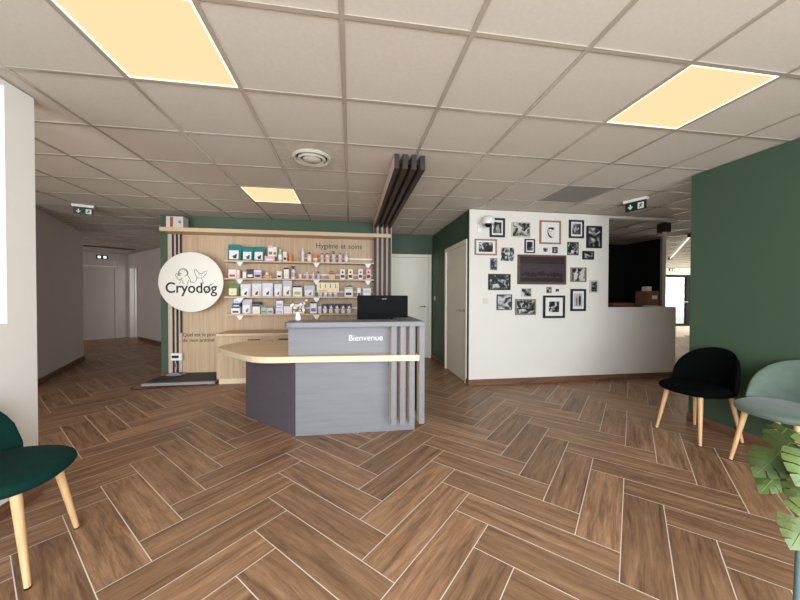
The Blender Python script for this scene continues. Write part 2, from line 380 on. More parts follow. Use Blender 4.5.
t = thing('ceiling_vent', (GX0-.3, GY0+1.5*G, CZ-.004), 'round white air diffuser in a patterned square ceiling tile', 'vent')
MB().box(-.286,.286,-.286,.286,.0,.008).build('tile_plate', mat('pattern_tile', (204,194,180), .7, noise=.12, nscale=16), t)
v = MB()
v.lathe([(.165,0),(.17,-.012),(.155,-.022),(.14,-.016),(.132,.0)], (0,0,0), 40); RG = mat('vent_white', (204,196,184), .5)
v.build('outer_ring', RG, t, smooth=True)
MB().lathe([(.131,-.001),(.131,-.003)], (0,0,0), 32).build('duct_opening', M['blackmatte'], t)
MB().lathe([(.118,-.006),(.122,-.016),(.105,-.028),(.092,-.02),(.09,-.006)], (0,0,0), 40).build('middle_ring', RG, t, smooth=True)
MB().lathe([(.07,-.004),(.08,-.02),(.06,-.034),(.0001,-.038)], (0,0,0), 32).build('centre_cone', RG, t, smooth=True)
tag(MB().box(-.5,.5,-.09,.09,-.012,0).box(-.46,.46,-.05,-.02,-.016,-.012).box(-.46,.46,.02,.05,-.016,-.012).build('ceiling_grille', mat('vent_grey',(96,88,82),.7), loc=(-6.1,9.3,CZ-.008), rz=math.radians(38)), 'long dark ceiling grille at the far end of the left corridor', 'vent')

def exit_sign(loc, rz, w, label):
    t = thing('exit_sign', loc, label, 'exit sign', 'green emergency exit signs under the ceiling', rz)
    h = w*.42
    MB().box(-w*.56,w*.56,-.035,.035,-.035,-.001).build('lamp_housing', M['whiteplastic'], t, bevel=.006)
    MB().box(-w/2,w/2,-.008,.008,-.045-h,-.0355).build('sign_plate', M['exitgreen'], t)
    z = -.045-h/2; s = h*.30
    a = MB()
    c = -w*.24
    a.box(c-s*.25,c+s*.25,-.012,-.0085,z-s*.1,z+s*1.1)
    a.prism([(c-s*.95,z+s*.05),(c,z-s*1.1),(c+s*.95,z+s*.05),(c+s*.6,z+s*.25),(c,z-s*.4),(c-s*.6,z+s*.25)], -.012, -.0085, 'y')
    a.build('arrow', M['exitwhite'], t)
    m = MB(); c = w*.26
    m.box(c-s*1.1,c+s*1.15,-.011,-.0085,z-s*1.25,z+s*1.25)
    m.build('door_pictogram', M['exitwhite'], t)
    p = MB()
    p.lathe([(s*.22,-.0145),(s*.22,-.0112)], (c+s*.25,0,z+s*.85), 12, 'y')
    for q in ([(c-.1*s,z+.55*s),(c+.35*s,z+.5*s),(c+.2*s,z-.1*s),(c-.2*s,z-.1*s)], [(c-.2*s,z-.1*s),(c+.15*s,z-.1*s),(c+.55*s,z-.6*s),(c+.3*s,z-.7*s)],
              [(c-.2*s,z),(c+.05*s,z-.15*s),(c-.4*s,z-1.0*s),(c-.62*s,z-.9*s)], [(c-.15*s,z+.5*s),(c-.1*s,z+.35*s),(c-.8*s,z+.15*s),(c-.8*s,z+.32*s)], [(c+.3*s,z+.5*s),(c+.3*s,z+.3*s),(c+.85*s,z+.1*s),(c+.9*s,z+.26*s)]):
        p.prism(q, -.0145, -.0112, 'y')
    p.build('running_figure', M['exitgreen'], t)
exit_sign((-3.57,4.96,CZ-.008), math.radians(24), .20, 'exit sign with arrow and running figure over the left corridor')
exit_sign((3.515,3.54,CZ-.008), math.radians(-72), .235, 'exit sign with arrow and running figure in front of the serving hatch')

def emerg(loc, rz, w, label):
    t = thing('emergency_light', loc, label, 'emergency light', None, rz)
    MB().box(-w/2,w/2,-.03,-.001,-w*.22,w*.22).build('housing', M['black'], t, bevel=.004)
    for s in (-1,1): MB().box(s*w*.24-w*.13,s*w*.24+w*.13,-.036,-.0305,-w*.13,w*.13).build('lamp', M['lampwhite'], t)
emerg((-7.056,10.437,2.35), math.atan2(.78,.98), .25, 'black emergency light with two lit lamps over the far corridor door')
emerg((13.50,11.8,2.40), 0, .26, 'small black twin emergency light above the glazed hall door')
tag(MB().box(-.03,.03,-.05,-.001,-.10,.10).build('wall_sensor', M['black'], loc=(-4.52,8.755,2.19), rz=math.radians(-44.4), bevel=.01), 'small black box high on the corridor wall left of the green wall', 'sensor')

# wall camera on the picture wall
t = thing('security_camera', (1.86,4.32,2.255), 'white dome camera on an arm at the top left of the picture wall', 'camera')
MB().box(-.105,-.045,-.02,-.001,-.10,.02).build('wall_bracket', M['whiteplastic'], t, bevel=.006)
MB().tube([(-.075,-.02,-.03),(-.075,-.07,.03),(-.03,-.12,.06)], .016).build('arm', M['whiteplastic'], t, smooth=True)
MB().lathe([(.001,.105),(.05,.10),(.085,.07),(.092,.03),(.082,.02),(.0801,-.005)], (0,-.13,0), 28).build('hood', M['whiteplastic'], t, smooth=True)
MB().lathe([(.05,.012),(.048,-.02),(.03,-.045),(.001,-.052)], (0.0,-.135,.0), 24).build('lens_dome', M['glassdark'], t, smooth=True)

# ---------------------------------------------------------------- shelf unit on the green wall
t = thing('shelf_unit', (0,5.40,0), 'tall oak wall unit with four product shelves behind the reception counter', 'shelf')
MB().box(-2.548,.366,-.03,-.001,.075,2.19).build('back_panel', M['oakz'], t)
MB().prism([(-2.722,-.29),(.645,-.29),(.645,-.2525),(.366,-.2525),(.366,-.001),(-2.722,-.001)],2.192,2.25).build('top_board', M['oakx'], t, bevel=.003)
MB().box(-2.735,-2.549,-.05,-.001,.078,2.191).build('slat_backing', M['slatback'], t)
for x, w, z0 in ((-2.672,.024,.078),(-2.617,.026,.078),(-2.563,.022,.69)): MB().box(x,x+w,-.062,-.0505,z0,2.19).build('dark_strip', M['gap'], t)
for s, x, z, w, h in (('Hygi\u00e8ne',-.56,2.035,.345,.118),('et',-.165,2.035,.082,.118),('soins',-.04,2.035,.215,.118),
    ('Quel',-2.545,.632,.140,.082),('est',-2.380,.632,.088,.082),('le',-2.268,.632,.046,.082),('poids',-2.198,.632,.175,.082),
    ('de',-2.545,.548,.066,.082),('mon',-2.450,.548,.118,.082),('animal',-2.305,.548,.205,.082),('?',-2.075,.548,.03,.082)):
    text('panel_lettering', s, h, (x,-.0325,z), M['ink'], t, width=w, ext=.001)
ZS = [1.79,1.525,1.25,.985]
for z in ZS:
    s = MB().box(-1.862,.366,-.27,-.031,z-.022,z).build('shelf_board', M['oakx'], t, bevel=.002)
    for x in (-1.64,-.525,.27):
        MB().prism([(-.268,z-.0225),(-.05,z-.0225),(-.05,z-.04),(-.20,z-.052),(-.268,z-.045)], x-.006, x+.006, 'x').prism([(x-.05,z-.0225),(x+.05,z-.0225),(x+.03,z-.055),(x+.012,z-.085),(x-.012,z-.085),(x-.03,z-.055)],-.277,-.271,'y').build('bracket', M['whiteplastic'], s)
    MB().box(-.75,.36,-.035,-.0305,z+.065,z+.09).build('wall_rail', M['whiteplastic'], s)

t = thing('logo_sign', (-2.30,5.10,1.457), 'round white hanging sign with dog drawing and black name lettering', 'sign')
MB().lathe([(.430,0),(.437,.004),(.437,.022),(.430,.026)], (0,0,0), 72, 'y').build('disc', M['signwhite'], t, smooth=True)
for x in (-.02,.2): MB().box(x,x+.04,.027,.268,-.02,.02).build('stand_off', M['metal'], t)
text('name_lettering', 'Cryodog', .215, (-.345,-.001,-.155), M['ink'], t, width=.69, ext=.003, bold=.0025)
K = lambda x, y: ((x-276.7)*.002025, -.003, (314.7-y)*.0022)
def sketch(*lines, m='ink', r=.003, nm='drawing'):
    b = MB()
    for l in lines: b.tube([K(*p) for p in l], r, 5)
    b.build(nm, M[m], t)
def arc(cx, cy, rx, ry, a0, a1, n=12): return [(cx+rx*math.cos(math.radians(a0+(a1-a0)*i/n)), cy+ry*math.sin(math.radians(a0+(a1-a0)*i/n))) for i in range(n+1)]
curl = []
for i in range(10):
    a = math.radians(150+i*24); curl += arc(226+24*math.cos(a), 255+22*math.sin(a), 8, 8, math.degrees(a)-90, math.degrees(a)+80, 5)
sketch(curl, arc(190,270,15,13,90,300), arc(192,268,4,4,0,360,8), arc(208,258,3,3,0,360,8), [(180,285),(190,296),(206,298),(218,288)], arc(238,255,14,20,-120,100),
       [(202,296),(206,312),(200,326)], [(214,296),(222,312),(226,328)], [(250,262),(262,282),(272,300),(276,320)], [(262,300),(256,318),(250,332)], [(276,312),(292,316),(306,322)],
       [(304,262),(300,232),(308,228),(326,250),(332,262)], [(352,258),(362,246),(384,238),(380,258),(366,272)], [(326,252),(340,256),(354,262)], [(306,262),(312,280),(326,290),(338,284)],
       [(366,272),(358,282),(346,280)], [(330,262),(334,268)], [(344,268),(350,272)], [(316,282),(314,298),(306,310)], [(344,284),(352,300),(360,326)])
sketch([(368,392),(386,366),(400,340),(408,326)], [(384,366),(398,360),(404,348)], [(398,336),(418,330),(430,320)], m='ink', r=.0035, nm='needle_drawing')

BROWN = mat('slat_brown', (104, 76, 60), .6, noise=.05)
# wooden slat arch: uprights beside the shelves, beams under the ceiling
t = thing('slat_arch', (.368,5.40,0), 'dark slatted timber arch rising behind the counter and running along the ceiling', 'slat arch')
MB().box(-.001,.29,-.20,-.001,.02,CZ-.012).build('backing_board', M['slatback'], t)
for k in range(4):
    x = k*.076
    MB().box(x,x+.042,-.25,-.2005,.02,CZ-.012,0,1).build('upright_slat', [M['slatdark'], M['slattan']], t, bevel=.001, seg=1)
    MB().box(x,x+.042,-2.66,-.2505,CZ-.135,CZ-.010,0,1).build('ceiling_slat', [M['slatdark'], M['slattan'] if k == 0 else BROWN], t, bevel=.001, seg=1)
for y in (-2.60,-1.4): MB().box(-.0+.002,.268,y,y+.04,CZ-.07,CZ-.045).build('cross_bar', M['black'], t)

t = thing('carton', (-2.54,5.23,2.251), 'white carton standing on the top board above the round sign', 'carton')
MB().box(-.115,.115,-.08,.08,0,.165).build('carton_body', mat('off_white_card',(206,198,186),.7), t, bevel=.004)
MB().box(-.06,-.02,-.0815,-.0802,.01,.155).build('printed_band', pal('brown'), t)
MB().lathe([(.022,-.0815),(.022,-.0802)], (.07,0,.085), 16, 'y').build('printed_dot', pal('grey'), t)

# credenza under the shelves
t = thing('sideboard', (-1.873,4.86,0), 'low oak cabinet with black bar handles under the product shelves', 'cabinet')
MB().box(.0,2.15,.02,.50,.08,.682).build('carcass', M['oakz'], t)
MB().box(.02,2.13,.04,.48,.001,.0795).build('plinth', M['oakedge'], t)
MB().box(-.004,2.16,-.005,.505,.683,.722).build('worktop', M['oakx'], t, bevel=.003)
dw = [(.004,.624),(.628,1.248),(1.252,1.70),(1.704,2.146)]
for a, b in dw:
    d = MB().box(a,b,.0,.0195,.085,.680).build('cabinet_door', M['oakz'], t, bevel=.0015, seg=1)
    c = (a+b)/2 if b < .7 else a+.31
    c = a+.50 if a < .01 else a+.30
    MB().box(c-.085,c+.085,-.018,-.0005,.628,.640).build('bar_handle', M['black'], d)

# products
PRODUCTS=[
('bag',0,-1.738,0.184,1.790,0.245,'teal','white','black','tall teal pouch with white panel at the left end of the top shelf'),
('bag',0,-1.550,0.162,1.790,0.216,'teal','white','black','middle teal pouch with white panel on the top shelf'),
('bag',0,-1.384,0.162,1.790,0.220,'teal','white','black','rightmost teal pouch with white panel on the top shelf'),
('box',0,-1.225,0.144,1.790,0.077,'pinkbox','white','pink','low pink and white carton right of the teal pouches'),
('box',0,-1.219,0.073,1.867,0.161,'white','green','pink','white carton standing on the low pink carton, top shelf'),
('box',0,-1.152,0.056,1.867,0.148,'cream','green','white','narrow cream carton standing at the right on the low pink carton'),
('bottle',0,-1.079,0.065,1.790,0.188,'palegreen','white','white','pale green bottle with white cap on the top shelf'),
('box',0,-1.005,0.059,1.790,0.151,'pinkwhite','black','white','small white and pink carton beside an orange pot on the top shelf'),
('jar',0,-0.927,0.060,1.790,0.102,'orange','orange','orange','small orange pot left of the slim white bottle on the top shelf'),
('bottle',0,-0.741,0.051,1.790,0.219,'white','pinkwhite','white','slim tall white bottle, tallest on the top shelf'),
('bottle',0,-0.642,0.073,1.790,0.152,'pinkwhite','white','black','white bottle with black cap left of the wide orange jar'),
('jar',0,-0.547,0.076,1.790,0.118,'orange','cream','orange','wide orange jar between white bottles on the top shelf'),
('bottle',0,-0.445,0.057,1.790,0.148,'pinkwhite','pink','brown','pale bottle with brown cap just right of the wide orange jar'),
('bottle',0,-0.362,0.077,1.790,0.150,'pinkwhite','pink','brown','broad pale pink bottle with brown cap under the wall lettering'),
('pump',0,-0.265,0.068,1.790,0.179,'pinkwhite','lilac','black','pale bottle with black pump top on the top shelf'),
('bottle',0,-0.167,0.066,1.790,0.155,'pinkwhite','pink','brown','pale bottle with brown cap right of the black pump bottle'),
('bottle',0,-0.068,0.069,1.790,0.173,'greywhite','white','cream','grey and white bottle with cream cap, last on the top shelf'),
('box',1,-1.763,0.108,1.525,0.128,'pinkwhite','brown','white','white carton with brown print at the left end of the second shelf'),
('box',1,-1.685,0.043,1.525,0.122,'pinkwhite','pink','white','narrow pinkish carton against the first carton of the second shelf'),
('box',1,-1.593,0.052,1.525,0.101,'white','cream','white','small plain white carton left of the purple carton, second shelf'),
('box',1,-1.511,0.101,1.525,0.135,'purple','white','black','dark purple carton with white base on the second shelf'),
('box',1,-1.401,0.109,1.525,0.126,'lilac','purple','white','lilac carton with dark band on the second shelf'),
('plush',1,-1.264,0.132,1.525,0.105,'peach','cream','peach','peach coloured soft toy lying on the second shelf'),
('box',1,-1.088,0.074,1.525,0.115,'white','black','white','square white carton with dark mark on the second shelf'),
('box',1,-0.984,0.074,1.525,0.178,'white','cream','black','tall white carton in the middle left of the second shelf'),
('spray',1,-0.883,0.067,1.525,0.195,'white','lilac','black','white spray bottle with black trigger on the second shelf'),
('jar',1,-0.781,0.053,1.525,0.073,'white','pink','white','tiny white jar right of the spray bottle'),
('pump',1,-0.672,0.061,1.525,0.101,'pinkwhite','pink','white','small white and pink bottle above the middle bracket, left one'),
('bottle',1,-0.583,0.058,1.525,0.102,'pinkwhite','pink','white','small white and pink bottle above the middle bracket, right one'),
('pump',1,-0.504,0.061,1.525,0.119,'greywhite','lilac','black','small grey and white bottle with black pump, second shelf'),
('basket',1,-0.292,0.110,1.525,0.126,'peach','brown','brown','small peach basket with handle on the second shelf'),
('box',1,-0.127,0.083,1.525,0.160,'pinkwhite','black','pink','first of the four pale cartons with dark dots, nearest the basket'),
('box',1,-0.004,0.079,1.525,0.162,'cream','black','pink','second pale carton with a dark dot right of the basket'),
('box',1,0.156,0.073,1.525,0.165,'pinkwhite','black','pink','third pale carton with a dark dot, left of the last one'),
('box',1,0.283,0.080,1.525,0.167,'pink','black','pink','pinkish carton with a dark dot at the right end of the second shelf'),
('bag',2,-1.754,0.156,1.250,0.193,'green','cream','cream','bulging green and cream pouch at the left end of the third shelf'),
('bag',2,-1.585,0.145,1.250,0.187,'whiteblue','white','black','white pouch with dark animal print next to the green pouch'),
('bag',2,-1.426,0.145,1.250,0.196,'whiteblue','pinkwhite','black','white and pink pouch with animal print, third on the third shelf'),
('bag',2,-1.266,0.158,1.250,0.205,'whiteblue','white','black','widest white pouch with dark animal print on the third shelf'),
('bag',2,-1.112,0.115,1.250,0.191,'whiteblue','white','brown','narrow white pouch left of the tall pouch with the brown dog'),
('bag',2,-0.973,0.141,1.250,0.246,'greywhite','white','brown','tall pale pouch with brown dog print on the third shelf'),
('box',2,-0.815,0.138,1.250,0.175,'white','lime','black','white and lime green carton on the third shelf'),
('bag',2,-0.641,0.167,1.250,0.171,'greywhite','white','grey','grey and white pouch left of the yellow display carton'),
('jar',2,-0.474,0.071,1.250,0.062,'white','lilac','white','white tub under the yellow display carton, leftmost'),
('jar',2,-0.395,0.068,1.250,0.062,'white','lilac','white','white tub under the yellow display carton, second from left'),
('jar',2,-0.318,0.068,1.250,0.062,'greywhite','lilac','white','pale grey tub under the yellow display carton, third from left'),
('jar',2,-0.239,0.072,1.250,0.062,'greywhite','lilac','white','pale grey tub under the yellow display carton, rightmost'),
('display',2,-0.354,0.340,1.313,.155,'yellow','black','orange','pale yellow display carton standing on four small tubs'),
('box',2,-0.034,0.128,1.250,0.147,'white','black','palegreen','white carton with dark diagonal corner on the third shelf'),
('tub',2,-0.022,0.095,1.397,0.033,'grey','greywhite','grey','grey domed lid lying on the white carton with the dark corner'),
('box',2,0.130,0.060,1.250,0.140,'white','black','white','narrow upright white carton at the right of the third shelf'),
('box',2,0.256,0.135,1.250,0.133,'greywhite','white','white','pale grey square carton at the right end of the third shelf'),
('box',3,-1.716,0.122,0.985,0.108,'white','navy','black','white carton with dark top at the bottom of the blue stack'),
('box',3,-1.707,0.111,1.093,0.057,'navy','white','blue','dark blue carton in the middle of the stack at the left of the lowest shelf'),
('box',3,-1.698,0.094,1.150,0.075,'whiteblue','lilac','blue','pale blue carton on top of the stack, lowest shelf'),
('bag',3,-1.564,0.141,0.985,0.218,'greywhite','white','grey','silver white pouch right of the blue stack'),
('box',3,-1.423,0.107,0.985,0.137,'white','cream','black','white carton with print under a dark carton, lowest shelf'),
('box',3,-1.418,0.116,1.122,0.043,'black','purple','black','flat black carton lying on a white carton, lowest shelf'),
('box',3,-1.314,0.083,0.985,0.114,'palegreen','grey','grey','low pale green carton right of the black topped carton'),
('box',3,-1.223,0.088,0.985,0.106,'greywhite','grey','grey','low grey carton left of the lilac stack'),
('box',3,-1.084,0.113,0.985,0.103,'whiteblue','lilac','lilac','white and lilac carton under another, middle left of the lowest shelf'),
('box',3,-1.081,0.101,1.088,0.120,'white','lilac','purple','white and purple carton stacked on a lilac one'),
('box',3,-0.956,0.125,0.985,0.141,'white','cream','grey','plain white carton behind the flower vase, left one'),
('box',3,-0.798,0.167,0.985,0.180,'white','brown','grey','wide white carton with brown patch behind the flower vase'),
('box',3,-0.578,0.101,0.985,0.195,'white','blue','black','tall white carton with blue print above the counter'),
('box',3,-0.481,0.055,0.985,0.140,'greywhite','lilac','grey','narrow grey carton left of the row of dark purple cups'),
('cup',3,-0.401,0.086,0.985,0.148,'purple','white','black','dark purple cup with white dog print, first of five on the lowest shelf'),
('cup',3,-0.309,0.087,0.985,0.148,'purple','white','black','dark purple cup with white dog print, second of five on the lowest shelf'),
('cup',3,-0.215,0.087,0.985,0.148,'purple','white','black','dark purple cup with white dog print, middle of five on the lowest shelf'),
('cup',3,-0.121,0.088,0.985,0.148,'purple','white','black','dark purple cup with white dog print, fourth of five on the lowest shelf'),
('cup',3,-0.027,0.088,0.985,0.148,'purple','white','black','dark purple cup with white dog print nearest the monitor'),
]
FRAMES=[
(2.051,2.233,0.225,0.268,'black',0.028,'mat','dark','upper left black framed photo beside the wall camera'),
(2.411,2.217,0.284,0.214,'beige',0.012,'none','light','beige framed photo with dark figure, second in the top row'),
(2.868,2.193,0.332,0.340,'oak',0.022,'wide','portrait','large oak framed portrait with wide pale mat in the top row'),
(3.288,2.254,0.236,0.264,'black',0.025,'mat','dark','black framed upright photo with white mat right of the oak framed portrait'),
(3.580,2.145,0.248,0.326,'black',0.025,'none','dark','black framed dark upright photo nearest the serving hatch'),
(1.881,1.954,0.326,0.225,'oak',0.02,'mat','dark','oak framed landscape photo with white mat at the left edge of the group'),
(2.212,1.860,0.197,0.192,'none',0.0,'none','mid','frameless square photo between the oak landscape frame and the large dark panel'),
(2.548,1.985,0.155,0.201,'black',0.015,'mat','dark','small black frame with white mat just above the large dark panel'),
(2.798,1.939,0.095,0.077,'white',0.008,'none','light','tiny white frame above the large dark panel'),
(2.945,1.938,0.072,0.087,'black',0.012,'none','mid','tiny black frame above the large dark panel'),
(3.238,1.967,0.178,0.191,'black',0.008,'none','mid','thin edged photo right of the large dark panel, top one'),
(3.484,1.873,0.181,0.126,'black',0.018,'none','mid','small black landscape frame under the dark upright photo'),
(2.001,1.717,0.105,0.169,'grey',0.008,'none','dark','small upright photo under the oak landscape frame'),
(3.328,1.582,0.253,0.214,'taupe',0.018,'none','dog','taupe framed landscape photo right of the large dark panel'),
(3.584,1.410,0.141,0.193,'lightgrey',0.02,'none','dark','pale grey framed small upright photo near the hatch'),
(2.087,1.464,0.331,0.227,'black',0.02,'none','dark','wide black framed landscape photo left of the large dark panel'),
(2.164,1.177,0.227,0.221,'darkgrey',0.012,'none','light','thin dark framed upright photo in the lower left of the group'),
(2.503,1.317,0.163,0.129,'lightgrey',0.01,'none','mid','small frameless looking landscape photo under the large dark panel'),
(2.490,1.108,0.317,0.230,'taupe',0.02,'none','dark','taupe framed landscape photo in the bottom row'),
(2.859,1.355,0.079,0.087,'taupe',0.008,'none','mid','tiny brownish frame under the large dark panel'),
(2.990,1.351,0.072,0.058,'white',0.006,'none','dark','tiny white frame under the large dark panel'),
(2.938,1.110,0.343,0.329,'black',0.03,'wide','dark','large black frame with wide white mat and square photo in the bottom row'),
(3.328,1.209,0.245,0.325,'black',0.03,'mat','couple','black upright frame with two standing figures in the bottom right'),
]
GR = ['grooming products on the top shelf','care products on the second shelf','food packs on the third shelf','packs on the lowest shelf']
def product(kind, s, x, w, zb, h, mc, lc, ac, label):
    names = dict(bag='pouch', box='carton', bottle='bottle', pump='pump_bottle', jar='jar', spray='spray_bottle', plush='soft_toy', basket='basket', display='display_carton', tub='domed_lid', cup='food_cup')
    cats = dict(bag='pouch', box='carton', bottle='bottle', pump='bottle', jar='jar', spray='bottle', plush='soft toy', basket='basket', display='carton', tub='lid', cup='cup')
    t = thing(names[kind], (x,5.215,zb+.001), label, cats[kind], GR[s], random.uniform(-.04,.04))
    m, l, a = pal(mc), pal(lc), pal(ac); r = w/2; d = min(.05, r*.8)
    if kind == 'bag':
        n = 7; prof = [(0,d*.9),(h*.25,d),(h*.6,d*.75),(h*.88,d*.2),(h,d*.08)]
        b = MB(); v = []
        for z, dd in prof:
            wv = r*(1 if z < h*.9 else .97)
            for q in range(n): u = -1+2*q/(n-1); v.append((u*wv, -dd*(1-.75*abs(u)**3), z))
            for q in range(n): u = 1-2*q/(n-1); v.append((u*wv, dd*(1-.75*abs(u)**3), z))
        k = 2*n
        f = [(i*k+j, i*k+(j+1) % k, (i+1)*k+(j+1) % k, (i+1)*k+j) for i in range(len(prof)-1) for j in range(k)]
        f += [tuple(range(k)), tuple((len(prof)-1)*k+j for j in range(k))]
        b.add(v, f); b.build('pouch_body', m, t, smooth=True)
        y = -d*1.02
        MB().add([(-r*.72,y,h*.08),(r*.72,y,h*.08),(r*.72,-d*.82-.002,h*.62),(-r*.72,-d*.82-.002,h*.62),(-r*.72,y+.003,h*.08),(r*.72,y+.003,h*.08),(r*.72,-d*.82+.001,h*.62),(-r*.72,-d*.82+.001,h*.62)],
                 [(0,1,2,3),(4,7,6,5),(0,4,5,1),(1,5,6,2),(2,6,7,3),(3,7,4,0)]).build('front_label', l, t)
        # animal print: body, head, legs
        q = MB(); yy = y-.003; sx = r*.5
        q.prism([(-.2*sx,h*.12),(-.15*sx,h*.26),(.2*sx,h*.30),(.5*sx,h*.38),(.85*sx,h*.40),(1.0*sx,h*.32),(.85*sx,h*.27),(.8*sx,h*.12)], yy, yy+.002, 'y')
        q.build('animal_print', a, t)
    elif kind in ('box',):
        dd = min(.055, max(.03, r*.8))
        MB().box(-r,r,-dd,dd,0,h).build('carton_body', m, t, bevel=.002, seg=1)
        MB().box(-r*.7,r*.7,-dd-.0012,-dd-.0002,h*.15,h*.42).build('front_label', l, t)
        if 'dot' in label: MB().lathe([(r*.4,-dd-.0012),(r*.4,-dd-.0002)], (0,0,h*.68), 14, 'y').build('printed_dot', l, t)
        elif ac != mc: MB().box(-r*.98,r*.98,-dd-.0012,-dd-.0002,h*.80,h*.97).build('top_band', a, t)
    elif kind in ('bottle','pump','spray'):
        ch = h*.16 if kind == 'bottle' else h*.12
        bh = h-ch-(h*.12 if kind != 'bottle' else 0)
        MB().lathe([(r*.88,0),(r*.95,.004),(r*.95,bh*.80),(r*.75,bh*.92),(r*.38,bh)], (0,0,0), 18).build('bottle_body', m, t, smooth=True)
        MB().lathe([(r*.965,bh*.18),(r*.965,bh*.66)], (0,0,0), 18).build('label', l, t, smooth=True)
        if kind == 'bottle': MB().lathe([(r*.40,bh+.0005),(r*.40,h-.003),(r*.34,h)], (0,0,0), 14).build('cap', a, t, smooth=True)
        elif kind == 'pump':
            MB().lathe([(r*.4,bh+.0005),(r*.4,bh+ch),(r*.14,bh+ch+.001),(r*.14,h)], (0,0,0), 12).box(-r*.95,r*.3,-.006,.006,h-.008,h).build('pump_head', a, t)
        else:
            MB().lathe([(r*.4,bh+.0005),(r*.4,bh+ch)], (0,0,0), 12).prism([(-r*1.0,h),(-r*1.0,h-.02),(-r*.3,h-.024),(-r*.3,bh+ch),(r*.3,bh+ch),(r*.8,h-.012),(r*.8,h)], -.008, .008, 'y').build('trigger_head', a, t)
    elif kind == 'jar':
        MB().lathe([(r*.92,0),(r*.97,.003),(r*.97,h*.68),(r*.9,h*.70)], (0,0,0), 20).build('jar_body', m, t, smooth=True)
        MB().lathe([(r*.98,h*.705),(r*.98,h-.003),(r*.92,h)], (0,0,0), 20).build('lid', a, t, smooth=True)
        MB().lathe([(r*.98,h*.18),(r*.98,h*.5)], (0,0,0), 20).build('label', l, t, smooth=True)
    elif kind == 'cup':
        MB().lathe([(r*.72,0),(r*.95,h*.45),(r*.80,h*.46)], (0,0,0), 20).build('cup_body', l, t, smooth=True)
        MB().box(-r*.93,r*.93,-r*.9,r*.9,h*.47,h).build('card_sleeve', m, t, bevel=.003)
        q = MB(); y = -r*.9-.0025
        q.prism([(-.5*r,h*.5),(-.35*r,h*.62),(-.45*r,h*.78),(-.1*r,h*.72),(.2*r,h*.84),(.35*r,h*.68),(.6*r,h*.62),(.55*r,h*.5)], y, y+.002, 'y'); q.build('dog_print', l, t)
    elif kind == 'plush':
        b = MB()
        b.lathe([(.001,0),(r*.7,.004),(r*.85,h*.3),(r*.6,h*.55),(.001,h*.6)], (0,0,0), 16); b.build('toy_body', m, t, smooth=True)
        MB().lathe([(.001,h*.35),(r*.36,h*.5),(r*.4,h*.75),(r*.2,h*.96),(.001,h)], (-r*.1,-.01,0), 14).build('toy_head', l, t, smooth=True)
        for sx in (-1,1): MB().lathe([(.001,h*.78),(r*.14,h*.86),(.001,h*1.0)], (-r*.1+sx*r*.33,-.01,0), 10).build('ear', m, t, smooth=True)
        for sx in (-1,1): MB().tube([(sx*r*.5,-.02,h*.35),(sx*r*.95,-.03,h*.18)], [r*.18,r*.14]).build('paw', l, t, smooth=True)
    elif kind == 'basket':
        MB().prism([(-r*.8,0),(r*.8,0),(r,h*.6),(-r,h*.6)], -.045, .045, 'y').build('basket_body', m, t, bevel=.003)
        MB().tube([(r*.8*math.cos(PI*i/10),0,h*.6+h*.39*math.sin(PI*i/10)) for i in range(11)], .004, 6).build('handle', a, t, smooth=True)
        MB().box(-r*.6,r*.6,-.03,.03,h*.605,h*.75).build('contents', l, t)
    elif kind == 'display':
        MB().box(-r,r,-.05,.05,0,h).build('carton_body', m, t, bevel=.002)
        for i in range(4): MB().box(-r*.72+i*r*.46,-r*.66+i*r*.46,-.0515,-.0502,h*.45,h*.85).build('printed_bar', l, t)
        MB().box(-r*.85,-r*.1,-.0515,-.0502,h*.12,h*.22).build('printed_line', a, t)
    elif kind == 'tub':
        MB().lathe([(r,0),(r*.98,h*.3),(r*.7,h*.8),(.001,h)], (0,0,0), 20).build('lid_body', m, t, smooth=True)
        MB().lathe([(r*1.02,.0005),(r*1.02,h*.12)], (0,0,0), 20).build('rim', l, t, smooth=True)
for q in PRODUCTS: product(*q)

